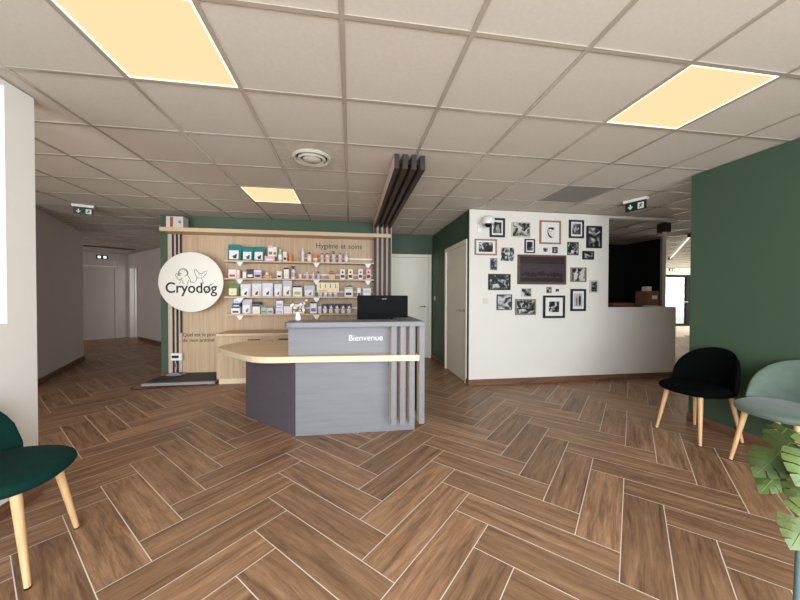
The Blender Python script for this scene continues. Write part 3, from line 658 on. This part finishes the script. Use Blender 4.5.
# ---------------------------------------------------------------- picture wall
GRP = 'framed photographs on the white wall'
for n, (x, z, w, h, fc, fw, mt, ph, label) in enumerate(FRAMES):
    t = thing('framed_photo', (x,4.319,z), label, 'picture', GRP)
    a, b = w/2, h/2; dp = .022 if fw > .01 else .012
    if fw > 0:
        f = MB()
        for q in ((-a,a,-b,-b+fw),(-a,a,b-fw,b),(-a,-a+fw,-b+fw,b-fw),(a-fw,a,-b+fw,b-fw)): f.box(q[0],q[1],-dp,-.001,q[2],q[3])
        f.build('frame', pal(fc), t)
    ia, ib = a-fw-.001, b-fw-.001
    if mt != 'none':
        MB().box(-ia,ia,-dp*.5,-.002,-ib,ib).build('mount', pal('mat'), t)
        k = .58 if mt == 'wide' else .74
        pa, pb, y = ia*k, ib*k, -dp*.5-.0015
    else: pa, pb, y = ia, ib, -dp*.5
    if ph == 'portrait':
        MB().box(-pa,pa,y-.001,y+.001,-pb,pb).build('photo', mat('photo_paper',(222,218,212),.5), t)
        q = MB(); s = pb
        q.prism([(-.35*s,.75*s),(.1*s,.85*s),(.6*s,.8*s),(.75*s,.55*s),(.3*s,.4*s),(.15*s,.6*s),(-.2*s,.5*s),(-.4*s,.55*s)], y-.003, y-.0012, 'y')
        q.prism([(-.5*s,.5*s),(-.35*s,.5*s),(-.4*s,0),(-.1*s,-.5*s),(.15*s,-.7*s),(.5*s,-.85*s),(.0,-.95*s),(-.35*s,-.6*s),(-.55*s,-.1*s)], y-.003, y-.0012, 'y')
        q.lathe([(.07*s,y-.003),(.07*s,y-.0012)], (-.15*s,0,.2*s), 10, 'y'); q.lathe([(.07*s,y-.003),(.07*s,y-.0012)], (.25*s,0,.15*s), 10, 'y')
        q.prism([(0,-.1*s),(.16*s,-.12*s),(.08*s,-.25*s)], y-.003, y-.0012, 'y')
        q.build('animal_drawing', M['ink'], t); continue
    if ph == 'couple':
        MB().box(-pa,pa,y-.001,y+.001,-pb,pb).build('photo', mat('photo_paper_grey',(186,184,182),.5, noise=.1, nscale=12), t)
        for cx, s, mm in ((-.4*pa,.82,'inkgrey'),(.35*pa,1.,'ink')):
            q = MB(); hh = pb*s
            q.lathe([(.07*hh*1.3,y-.003),(.07*hh*1.3,y-.0012)], (cx,0,-pb*.85+hh*1.6), 12, 'y'); z0 = -pb*.85
            q.prism([(cx-.16*hh,z0+hh*1.45),(cx+.16*hh,z0+hh*1.45),(cx+.2*hh,z0+hh*.8),(cx+.14*hh,z0),(cx+.03*hh,z0),(cx,z0+hh*.7),(cx-.03*hh,z0),(cx-.14*hh,z0),(cx-.2*hh,z0+hh*.8)], y-.003, y-.0012, 'y')
            q.build('printed_figure', M[mm], t)
        continue
    thr = {'dark': .52, 'mid': .47, 'light': .42, 'dog': .50}[ph]
    MB().box(-pa,pa,y-.001,y+.001 if fw > 0 else -.0005,-pb,pb).build('photo', photo_mat('photo_%s_%d' % (ph, n), thr, 9+2.5*(n % 4) if w > .15 else 20, n+1), t)
    if ph == 'dog':
        q = MB(); s = pb
        q.prism([(-.9*s,-.8*s),(-.8*s,.1*s),(-.55*s,.5*s),(-.3*s,.3*s),(-.05*s,0),(-.25*s,-.15*s),(-.3*s,-.8*s)], y-.003, y-.0012, 'y')
        q.prism([(.1*s,-.8*s),(.15*s,-.1*s),(.45*s,.1*s),(.8*s,.05*s),(.85*s,-.5*s),(.6*s,-.8*s)], y-.003, y-.0012, 'y')
        q.build('animal_print', pal('lightgrey'), t)
t = thing('framed_picture', (2.739,4.319,1.647), 'largest picture, dark brown landscape panel in the middle of the white wall', 'picture')
a, b, fw = .375, .212, .026
f = MB()
for q in ((-a,a,-b,-b+fw),(-a,a,b-fw,b),(-a,-a+fw,-b+fw,b-fw),(a-fw,a,-b+fw,b-fw)): f.box(q[0],q[1],-.035,-.001,q[2],q[3])
f.build('frame', wood_mat('walnut_frame', (84,62,48), (104,80,62), 'x', 30), t)
MB().box(-a+fw+.001,a-fw-.001,-.016,-.002,-b+fw+.001,b-fw-.001).build('canvas', mat('dark_mauve', (62,48,54), .6, noise=.2, nscale=10, stretch=(1,1,3)), t)
MB().box(-a+fw+.001,a-fw-.001,-.018,-.0162,b-fw-.10,b-fw-.001).build('upper_band', mat('dark_plum', (44,30,34), .6, noise=.25, nscale=9, stretch=(1,1,8)), t)
q = MB(); random.seed(3)
for i in range(13):
    x = -.30+i*.05; r_ = random.uniform(.018,.034); z = -.075+random.uniform(-.02,.025)
    q.prism([(x+r_*math.cos(2*PI*k/9)*random.uniform(.8,1.2), z+r_*math.sin(2*PI*k/9)*1.2) for k in range(9)], -.0165-.0002*i-.002, -.0162, 'y')
q.box(-.33,.33,-.0185,-.0162,-.165,-.118)
q.build('dark_shapes', mat('plum_black', (26,18,22), .6), t)

# office things seen through the hatch
tag(MB().box(0,2.56,0,.55,0,.05).box(.02,.06,.02,.5,-1.05,0).box(2.40,2.44,.02,.5,-1.05,0).build('office_counter', M['brownframe'], loc=(2.56,4.43,1.05)), 'dark worktop behind the half wall of the hatch', 'counter')
t = thing('cardboard_box', (5.02-.10,4.80,1.101), 'brown cardboard box with white sticker on the hatch worktop', 'box')
MB().box(-.02,.19,-.12,.12,0,.255).build('box_body', M['cardboard'], t, bevel=.003)
MB().box(.06,.16,-.1215,-.1202,.12,.18).build('sticker', M['whiteplastic'], t)
tag(MB().box(-.045,.045,-.05,.05,0,.075).build('small_carton', M['whiteplastic'], loc=(5.00,4.80,1.357), bevel=.003), 'small white carton on top of the brown cardboard box', 'carton')
tag(MB().box(-.20,.20,-.07,.07,0,.055).build('flat_carton', mat('rust_card',(120,66,48),.7), loc=(4.42,4.72,1.101), bevel=.004), 'long flat rust coloured carton at the left of the hatch worktop', 'carton')
tag(MB().box(-.11,.11,-.08,.08,0,.004).box(-.06,.10,-.06,.09,.004,.012).build('paper_stack', M['whiteplastic'], loc=(4.86,4.57,1.101), rz=.2), 'loose white papers in front of the cardboard box', 'papers')
tag(MB().tube([(0,0,0.006),(.09,.03,.008)], .006).build('pen', M['whiteplastic'], loc=(3.95,4.55,1.101)), 'white pen at the left end of the hatch worktop', 'pen')
t = thing('ceiling_rack', (5.17,4.66,CZ-.008), 'small dark slatted fitting hanging from the ceiling at the right of the hatch', 'ceiling fitting')
for k in range(3): MB().box(-.06+.045*k,-.03+.045*k,-.07,.07,-.15,0).build('slat', M['slatdark'], t)
MB().box(-.06,-.01,-.06,-.03,-.195,-.1505).build('white_end', M['whiteplastic'], t)
t = thing('ceiling_disc', (4.92,4.95,CZ-.008), 'pale round ceiling fitting inside the dark office', 'ceiling fitting')
MB().lathe([(.10,0),(.10,-.012),(.07,-.02),(.001,-.022)], (0,0,0), 28).build('disc', M['whiteplastic'], t, smooth=True)
t = thing('bar_light', (8.45,7.25,CZ-.008), 'slender white bar light hung diagonally in the bright hall', 'light')
MB().tube([(-1.9,-1.9,-.03),(1.5,1.5,-.03)], .012).build('light_tube', M['lampwhite'], t, smooth=True)
for s in (-1.9,1.5): MB().box(s-.04,s+.04,s-.04,s+.04,-.06,0).build('end_mount', M['black'], t)

# ---------------------------------------------------------------- reception counter
t = thing('reception_counter', (0,2.98,0), 'grey reception counter with wooden desk top, slats and welcome lettering', 'reception counter')
# base: front at local y = 0
MB().prism([(-.489,.006),(.600,-.004),(.600,.030),(-.470,.030)], 0, .684).build('front_panel', M['lam'], t)
MB().prism([(-.4905,.0065),(-.471,.031),(-1.060,.60),(-1.085,.584)], 0, .684).build('corner_panel', M['lamshaded'], t)
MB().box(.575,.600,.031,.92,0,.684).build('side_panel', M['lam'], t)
MB().box(-1.085,-1.06,.601,.92,0,.684).build('side_panel', M['lamshaded'], t)
tp = [(.605,-.182),(-.40,-.112),(-.62,-.108),(-.756,-.092),(-.88,-.02),(-1.0,.115),(-1.12,.25),(-1.25,.40),(-1.325,.50),(-1.345,.56),(-1.335,.64),(-1.30,.76),(-1.22,.90),(-1.16,.95),(-.95,.97),(.605,.97)]
ch = []
for i, p in enumerate(tp):
    q = tp[(i+1) % len(tp)]
    if p[0] > .5 or q[0] > .5: ch += [p] if p[0] > .5 else [p]
    else: ch += [(p[0]*.75+q[0]*.25, p[1]*.75+q[1]*.25), (p[0]*.25+q[0]*.75, p[1]*.25+q[1]*.75)]
tp = ch
MB().prism(tp, .685, .738, mi=0).build('desk_top', M['desk'], t, bevel=.002, seg=1).data.materials.append(M['oakedge'])
o = [c for c in t.children if c.name.startswith('desk_top')][0]
for p in o.data.polygons:
    if abs(p.normal.z) < .7: p.material_index = 1
MB().box(-.54,.600,-.050,-.020,.7385,.992).build('upper_panel', M['lam'], t)
MB().box(-.54,-.515,-.0195,.14,.7385,.992).build('upper_panel', M['lamshaded'], t)
sl = [(.655,-.170),(-.49,-.170),(-.535,-.160),(-.555,-.130),(-.555,.10),(-.53,.14),(.44,.14),(.44,.66),(.655,.66)]
MB().prism(sl, .993, 1.036).build('upper_top', M['lam'], t, bevel=.002, seg=1)
MB().box(.45,.475,.141,.65,.7385,.992).build('return_panel', M['lam'], t)
MB().box(.632,.655,.0,.66,.13,.992).build('end_panel', M['lam'], t)
MB().box(.609,.655,-.168,-.0505,.115,.992,0,1).build('slat', [M['lam'], M['slattan']], t)
for x in (.356,.437,.519):
    MB().box(x,x+.046,-.168,-.0505,.7385,.992,0,1).build('slat', [M['lam'], M['slattan']], t)
    MB().box(x,x+.046,-.168,-.008,.115,.684,0,1).build('slat', [M['lam'], M['slattan']], t)
text('welcome_lettering', 'Bienvenue', .078, (-.022,-.0525,.858), M['textwhite'], t, width=.305, ext=.001, bold=-.0006)

t = thing('computer_monitor', (.335,3.42,.7385), 'black flat computer monitor seen from behind on the reception counter', 'monitor')
MB().box(-.10,.10,-.08,.10,0,.012).build('stand_foot', M['black'], t, bevel=.004)
MB().box(-.03,.03,.0,.03,.0125,.40).build('stand_neck', M['black'], t, bevel=.004)
MB().box(-.268,.268,-.045,-.003,.225,.530).build('monitor_shell', M['screen'], t, bevel=.012, seg=3)
MB().box(-.262,.262,-.0028,.002,.232,.524).build('screen', M['glassdark'], t)
text('maker_lettering', 'acer', .030, (-.01,-.0462,.486), M['steel'], t, ext=.0006)
for a, b in ((-.035,.285),(.055,.285)): MB().lathe([(.004,-.048),(.004,-.0455)], (a,0,b), 10, 'y').build('screw', M['steel'], t)
MB().box(-.02,.02,-.0475,-.0455,.238,.246).build('port_label', M['whiteplastic'], t)

t = thing('flower_vase', (-.475,3.035,1.0365), 'small white vase with dried brown and white flowers on the counter', 'vase')
MB().lathe([(.016,0),(.024,.005),(.026,.03),(.017,.06),(.014,.075),(.017,.08)], (0,0,0), 20).build('vase_body', M['whiteplastic'], t, smooth=True)
random.seed(11)
for i in range(13):
    a = random.uniform(0, 2*PI); rr = random.uniform(.02,.075); zz = random.uniform(.09,.185)
    e = Vector((rr*math.cos(a), rr*math.sin(a)*.6, zz))
    s = MB().tube([(0,0,.07),(e.x*.5,e.y*.5,.07+(zz-.07)*.6),tuple(e)], .0012, 5).build('flower_stem', M['stem'], t)
    q = MB(); n = 6
    for k in range(n):
        g_ = 2*PI*k/n+i; d = Vector((math.cos(g_), .5*math.sin(g_), math.sin(g_)))*.013
        sd = Vector((-math.sin(g_), 0, math.cos(g_)))*.005
        q.add([e, e+d*.6+sd, e+d, e+d*.6-sd, e+Vector((0,-.003,0))], [(0,1,2,3),(4,1,2),(4,2,3)])
    q.build('blossom', pal('brown') if i % 3 == 0 else (pal('white') if i % 3 == 1 else pal('cream')), s)

# ---------------------------------------------------------------- platform scale
t = thing('platform_scale', (-2.33,5.10,0), 'low dark grey animal scale platform on the floor under the round sign', 'scale')
MB().prism([(-.49,-.25),(.44,-.25),(.42,.24),(-.42,.24),(-.49,.05)], .018, .056).build('platform_frame', M['steel'], t, bevel=.004)
MB().prism([(-.47,-.235),(.425,-.235),(.405,.225),(-.41,.225),(-.47,.045)], .0565, .066).build('rubber_mat', M['greymat'], t, bevel=.002)
for x in (-.40,.36):
    for y in (-.18,.18): MB().lathe([(.025,0),(.02,.0175)], (x,y,0), 14).build('foot', M['black'], t)
MB().box(-.38,-.14,.13,.23,.0665,.085).box(-.33,-.20,.15,.21,.085,.10).build('connector_box', M['steel'], t, bevel=.003)
t = thing('scale_display', (-2.60,5.337,.335), 'small white scale display with black screen on the slats', 'scale display')
MB().box(-.075,.075,-.045,-.002,-.055,.055).build('display_case', M['whiteplastic'], t, bevel=.006)
MB().box(-.06,.035,-.0485,-.0452,-.018,.022).build('display_screen', M['black'], t)
tag(MB().tube([(-2.60,5.30,.278),(-2.60,5.27,.20),(-2.58,5.26,.12),(-2.45,5.20,.077),(-2.55,5.05,.073),(-2.72,4.92,.073),(-2.87,4.84,.05),(-2.92,4.80,.006),(-2.80,4.76,.006),(-2.55,4.80,.006)], .005, 6).build('cable', M['black'], smooth=True),
    'thin black cable running from the display over the scale platform', 'cable')

# ---------------------------------------------------------------- chairs
def chair(loc, rz, vel, label):
    """faces local +x; seat centre at origin"""
    t = thing('velvet_chair', loc, label, 'chair', 'velvet waiting chairs with beech legs', rz)
    # seat: rounded cushion
    def outline(k, n=40):
        pts = []
        for i in range(n):
            a = 2*PI*i/n; c, s = math.cos(a), math.sin(a)
            e = 2/2.5
            x = math.copysign(abs(c)**e, c)*(.272 if c > 0 else .215); y = math.copysign(abs(s)**e, s)*.25
            pts.append((x*k, y*k))
        return pts
    b = MB(); lay = [(.80,.405),(.93,.408),(.99,.422),(1.0,.440),(.985,.458),(.93,.468),(.80,.474),(.5,.477),(.15,.478)]
    v = []; n = 40
    for k, z in lay:
        v += [(x, y, z+(-.012*max(0, x)/.25 if z > .43 else 0)) for x, y in outline(k)]
    f = [(i*n+j, i*n+(j+1) % n, (i+1)*n+(j+1) % n, (i+1)*n+j) for i in range(len(lay)-1) for j in range(n)]
    f += [tuple(range(n)), tuple((len(lay)-1)*n+j for j in range(n))]
    b.add(v, f); b.build('seat', M[vel], t, smooth=True)
    # backrest: half round shell wrapped round the seat
    v = []; NU, NV = 28, 12; R = .285
    def shell(u, w, off):
        # u in -1..1 across, w in 0..1 up
        top = .362*(1-abs(u)**2.0)**.5
        z = .425+.02*abs(u)**2+(top+.008)*w
        a = u*math.radians(68)
        lean = .04*((z-.43)/.36)
        r_ = R+off*(1-.75*(w > .92)-.0)
        cx = .072
        return (cx-(r_*math.cos(a)*.92+lean*math.cos(a)), r_*1.02*math.sin(a)*(1+.06*w*(1-abs(u))), z)
    for off in (-.022, .022):
        for j in range(NV+1):
            for i in range(NU+1):
                u = -1+2*i/NU; w = j/NV
                k = math.sin(PI*min(1, max(0, .06+.88*w)))**.35*(1-abs(u)**8*.7)
                v.append(shell(u*.995, w, off*k))
    S = (NU+1)*(NV+1); f = []
    for s in (0, 1):
        for j in range(NV):
            for i in range(NU): q = s*S+j*(NU+1)+i; f.append((q, q+1, q+NU+2, q+NU+1))
    for j in range(NV):
        for i in (0, NU): q = j*(NU+1)+i; f.append((q, q+NU+1, q+NU+1+S, q+S))
    for i in range(NU):
        for j in (0, NV): q = j*(NU+1)+i; f.append((q, q+1, q+1+S, q+S))
    b = MB().add(v, f); b.build('backrest', M[vel], t, smooth=True)
    MB().box(-.15,.15,-.15,.15,.385,.404).build('seat_frame', M['black'], t)
    for sx in (-1, 1):
        for sy in (-1, 1):
            lg = MB().tube([(sx*.155,sy*.145,.404),(sx*.215,sy*.195,.006)], [.020,.0115], 14).build('leg', M['leg'], t, smooth=True)
            MB().lathe([(.0125,0),(.0125,.0055)], (sx*.2155,sy*.1955,0), 12).build('foot_cap', M['black'], lg)
    return t
chair((3.125,2.475,0), PI, 'velvetblack', 'black velvet chair against the green wall, next to the half wall')
chair((3.125,1.865,0), PI, 'velvetlight', 'pale sage green velvet chair beside the black chair at the right edge')
chair((-1.632,1.735,0), math.radians(14), 'velvetdark', 'dark bottle green velvet chair in the left foreground')

# ---------------------------------------------------------------- plant
t = thing('plant_stand', (1.735,.86,0), 'grey teal metal stand carrying the monstera, its leg showing at the lower right', 'plant stand')
for k in range(3):
    a = math.radians(165+120*k); q = (.165*math.cos(a), .165*math.sin(a))
    MB().tube([(q[0]*1.05,q[1]*1.05,0),(q[0],q[1],.40)], .010, 12).build('leg', M['teal'], t, smooth=True)
MB().tube([(.118*math.cos(2*PI*k/32)+.02,.118*math.sin(2*PI*k/32),.325) for k in range(33)], .008).build('ring', M['teal'], t, smooth=True)
t = thing('monstera_plant', (1.80,.86,.34), 'potted monstera with split green leaves at the lower right corner', 'plant')
MB().lathe([(.075,0),(.08,.004),(.10,.17),(.105,.175),(.095,.18),(.092,.16),(.001,.158)], (-.06,0,0), 28).build('pot', M['pot'], t, smooth=True)
def leaf(base, tip, width, normal, mname, droop=.25, stem_from=(-.06,0,.155)):
    base, tip, N = Vector(base), Vector(tip), Vector(normal).normalized()
    ax = tip-base; L_ = ax.length; ax.normalize(); N = (N-ax*N.dot(ax)).normalized(); sd = ax.cross(N)
    b = MB(); nl = 6
    def W(s): return width*.5*max(0., math.sin(PI*min(1, (s+.16)/1.16))**.62)*(1.05-.25*s)
    def P(s, w):   # s along, w across -1..1
        hw = W(max(s, 0.0)); c = w*hw
        drop = -droop*L_*(s*s)*.5-.9*(c*c)/max(width,.01)
        s2 = s-.16*abs(w)**1.5*(1 if s < .35 else -.35)
        return base+ax*(s2*L_)+sd*c+N*drop
    for side in (-1, 1):
        for i in range(nl):
            s0, s1 = i/nl, (i+1)/nl
            g0 = .012 if i else 0
            rows = [(0., 0.), (.40, .0), (.46, .10), (.7, .16), (.88, .18), (1., .34)] if i % 2 else [(0., 0.), (.30, .0), (.36, .16), (.5, .16), (.6, .02), (1., .22)]
            vv = []
            for w, gp in rows:
                gap = gp*(s1-s0)*.42
                fan = .10*w*(s0+.1)
                vv.append(P(s0+(gap if i else 0)+fan*.6, side*w)); vv.append(P(s1-(gap if i < nl-1 else gap*.4)+fan*.6, side*w))
            n0 = len(rows)
            top = [tuple(p+N*.0006) for p in vv]; bot = [tuple(p-N*.0006) for p in vv]
            f = []
            for k in range(n0-1):
                a_ = 2*k; f.append((a_, a_+1, a_+3, a_+2)); f.append((a_+2*n0, a_+2+2*n0, a_+3+2*n0, a_+1+2*n0))
                f.append((a_, a_+2, a_+2+2*n0, a_+2*n0)); f.append((a_+1, a_+1+2*n0, a_+3+2*n0, a_+3))
            f.append((2*n0-2, 2*n0-1, 4*n0-1, 4*n0-2))
            b.add(top+bot, f)
    o = b.build('leaf', M[mname], t, smooth=True)
    MB().tube([tuple(P(s/6, 0)+N*.001) for s in range(7)], [.0028-.0003*s for s in range(7)], 6).build('midrib', M['leafpale'], o, smooth=True)
    S0 = Vector(stem_from); mid = (S0+base)*.5+Vector((0,0,.07))
    MB().tube([tuple(S0), tuple(S0*.6+mid*.4+Vector((0,0,.03))), tuple(mid), tuple(base*.7+mid*.3+Vector((0,0,.012))), tuple(base)], [.006,.005,.0045,.004,.003], 7).build('leaf_stem', M['stem'], o, smooth=True)
O = Vector((1.80,.86,.34))
def at(p): return tuple(Vector(p)-O)
leaf(at((1.685, 0.996, 0.7)), at((1.517, 0.981, 0.61)), 0.136, (-.3,-.55,.75), 'leaf', .25)
leaf(at((1.655, 0.991, 0.622)), at((1.51, 0.961, 0.56)), 0.100, (-.2,-.45,.8), 'leaf', .3)
leaf(at((1.685, 0.896, 0.735)), at((1.545, 0.881, 0.625)), 0.160, (-.45,-.75,.5), 'leafpale', .2)
leaf(at((1.8, 1.076, 0.715)), at((1.69, 1.046, 0.69)), 0.104, (0,-.4,.9), 'leaf', .3)
leaf(at((1.64, 0.911, 0.64)), at((1.56, 0.886, 0.505)), 0.120, (-.7,-.6,.35), 'leaf', .2)
leaf(at((1.585, 0.876, 0.525)), at((1.48, 0.858, 0.425)), 0.124, (-.5,-.7,.5), 'leafpale', .25)
leaf(at((1.83, 0.93, 0.78)), at((1.97, 1.02, 0.72)), 0.160, (.2,-.3,.9), 'leaf', .25)
leaf(at((1.8, 0.72, 0.66)), at((1.9, 0.58, 0.58)), 0.144, (.1,-.4,.9), 'leafpale', .25)

# ---------------------------------------------------------------- light
def area(name, loc, rot, sx, sy, power, col=(1,1,1)):
    l = bpy.data.lights.new(name, 'AREA'); l.shape = 'RECTANGLE'; l.size = sx; l.size_y = sy; l.energy = power; l.color = col
    o = bpy.data.objects.new(name, l); C.objects.link(o); o.location = loc; o.rotation_euler = rot; return o
area('corridor_fill_light', (-3.17,-1.95,1.2), (PI/2-.1,0,0), 1.8, 2.0, 170, (.9,.95,1.0))  # added fill to brighten the dim left corridor, no known source
area('corridor_side_fill', (-9.2,8.1,1.4), (PI/2,0,-PI/2), 1.6, 1.8, 22, (.97,.97,1.0))  # added fill for the far corridor; the wall behind it has no window
area('corridor_room_fill', (-5.35,10.20,1.4), (PI/2,0,math.radians(45)), .5, 1.6, 7, (.97,.97,1.0))  # added fill that brightens the doorway from the unseen room behind
area('front_daylight', (.75,-1.98,1.3), (PI/2-.30,0,0), 4.8, 2.1, 385, (.85,.92,1.0))
area('hall_daylight', (15.5,7.0,1.3), (0,PI/2,0), 2.0, 8.0, 420, (.97,1.0,.98))
w = bpy.data.worlds.new('sky'); bpy.context.scene.world = w; w.use_nodes = True
bg = w.node_tree.nodes['Background']; bg.inputs[0].default_value = (.92,1.0,.95,1); bg.inputs[1].default_value = 1.1

# ---------------------------------------------------------------- camera
cam = bpy.data.cameras.new('camera'); co = bpy.data.objects.new('camera', cam); C.objects.link(co)
cam.sensor_fit = 'HORIZONTAL'; cam.sensor_width = 36; cam.lens = 36*321.75/800; cam.clip_start = .05
yaw, pitch, roll = .152, -.0131, .0025
fwd = Vector((math.sin(yaw)*math.cos(pitch), math.cos(yaw)*math.cos(pitch), math.sin(pitch)))
rt = Vector((math.cos(yaw), -math.sin(yaw), 0)); up = rt.cross(fwd)
r2 = rt*math.cos(roll)+up*math.sin(roll); u2 = up*math.cos(roll)-rt*math.sin(roll)
mw = Matrix((r2, u2, -fwd)).transposed().to_4x4(); mw.translation = (0,0,1.265); co.matrix_world = mw
sc = bpy.context.scene; sc.camera = co
sc.view_settings.view_transform = 'Standard'; sc.view_settings.look = 'None'; sc.view_settings.gamma = 1; sc.view_settings.exposure = 0
sc.view_settings.use_curve_mapping = False
sc.cycles.max_bounces = 8
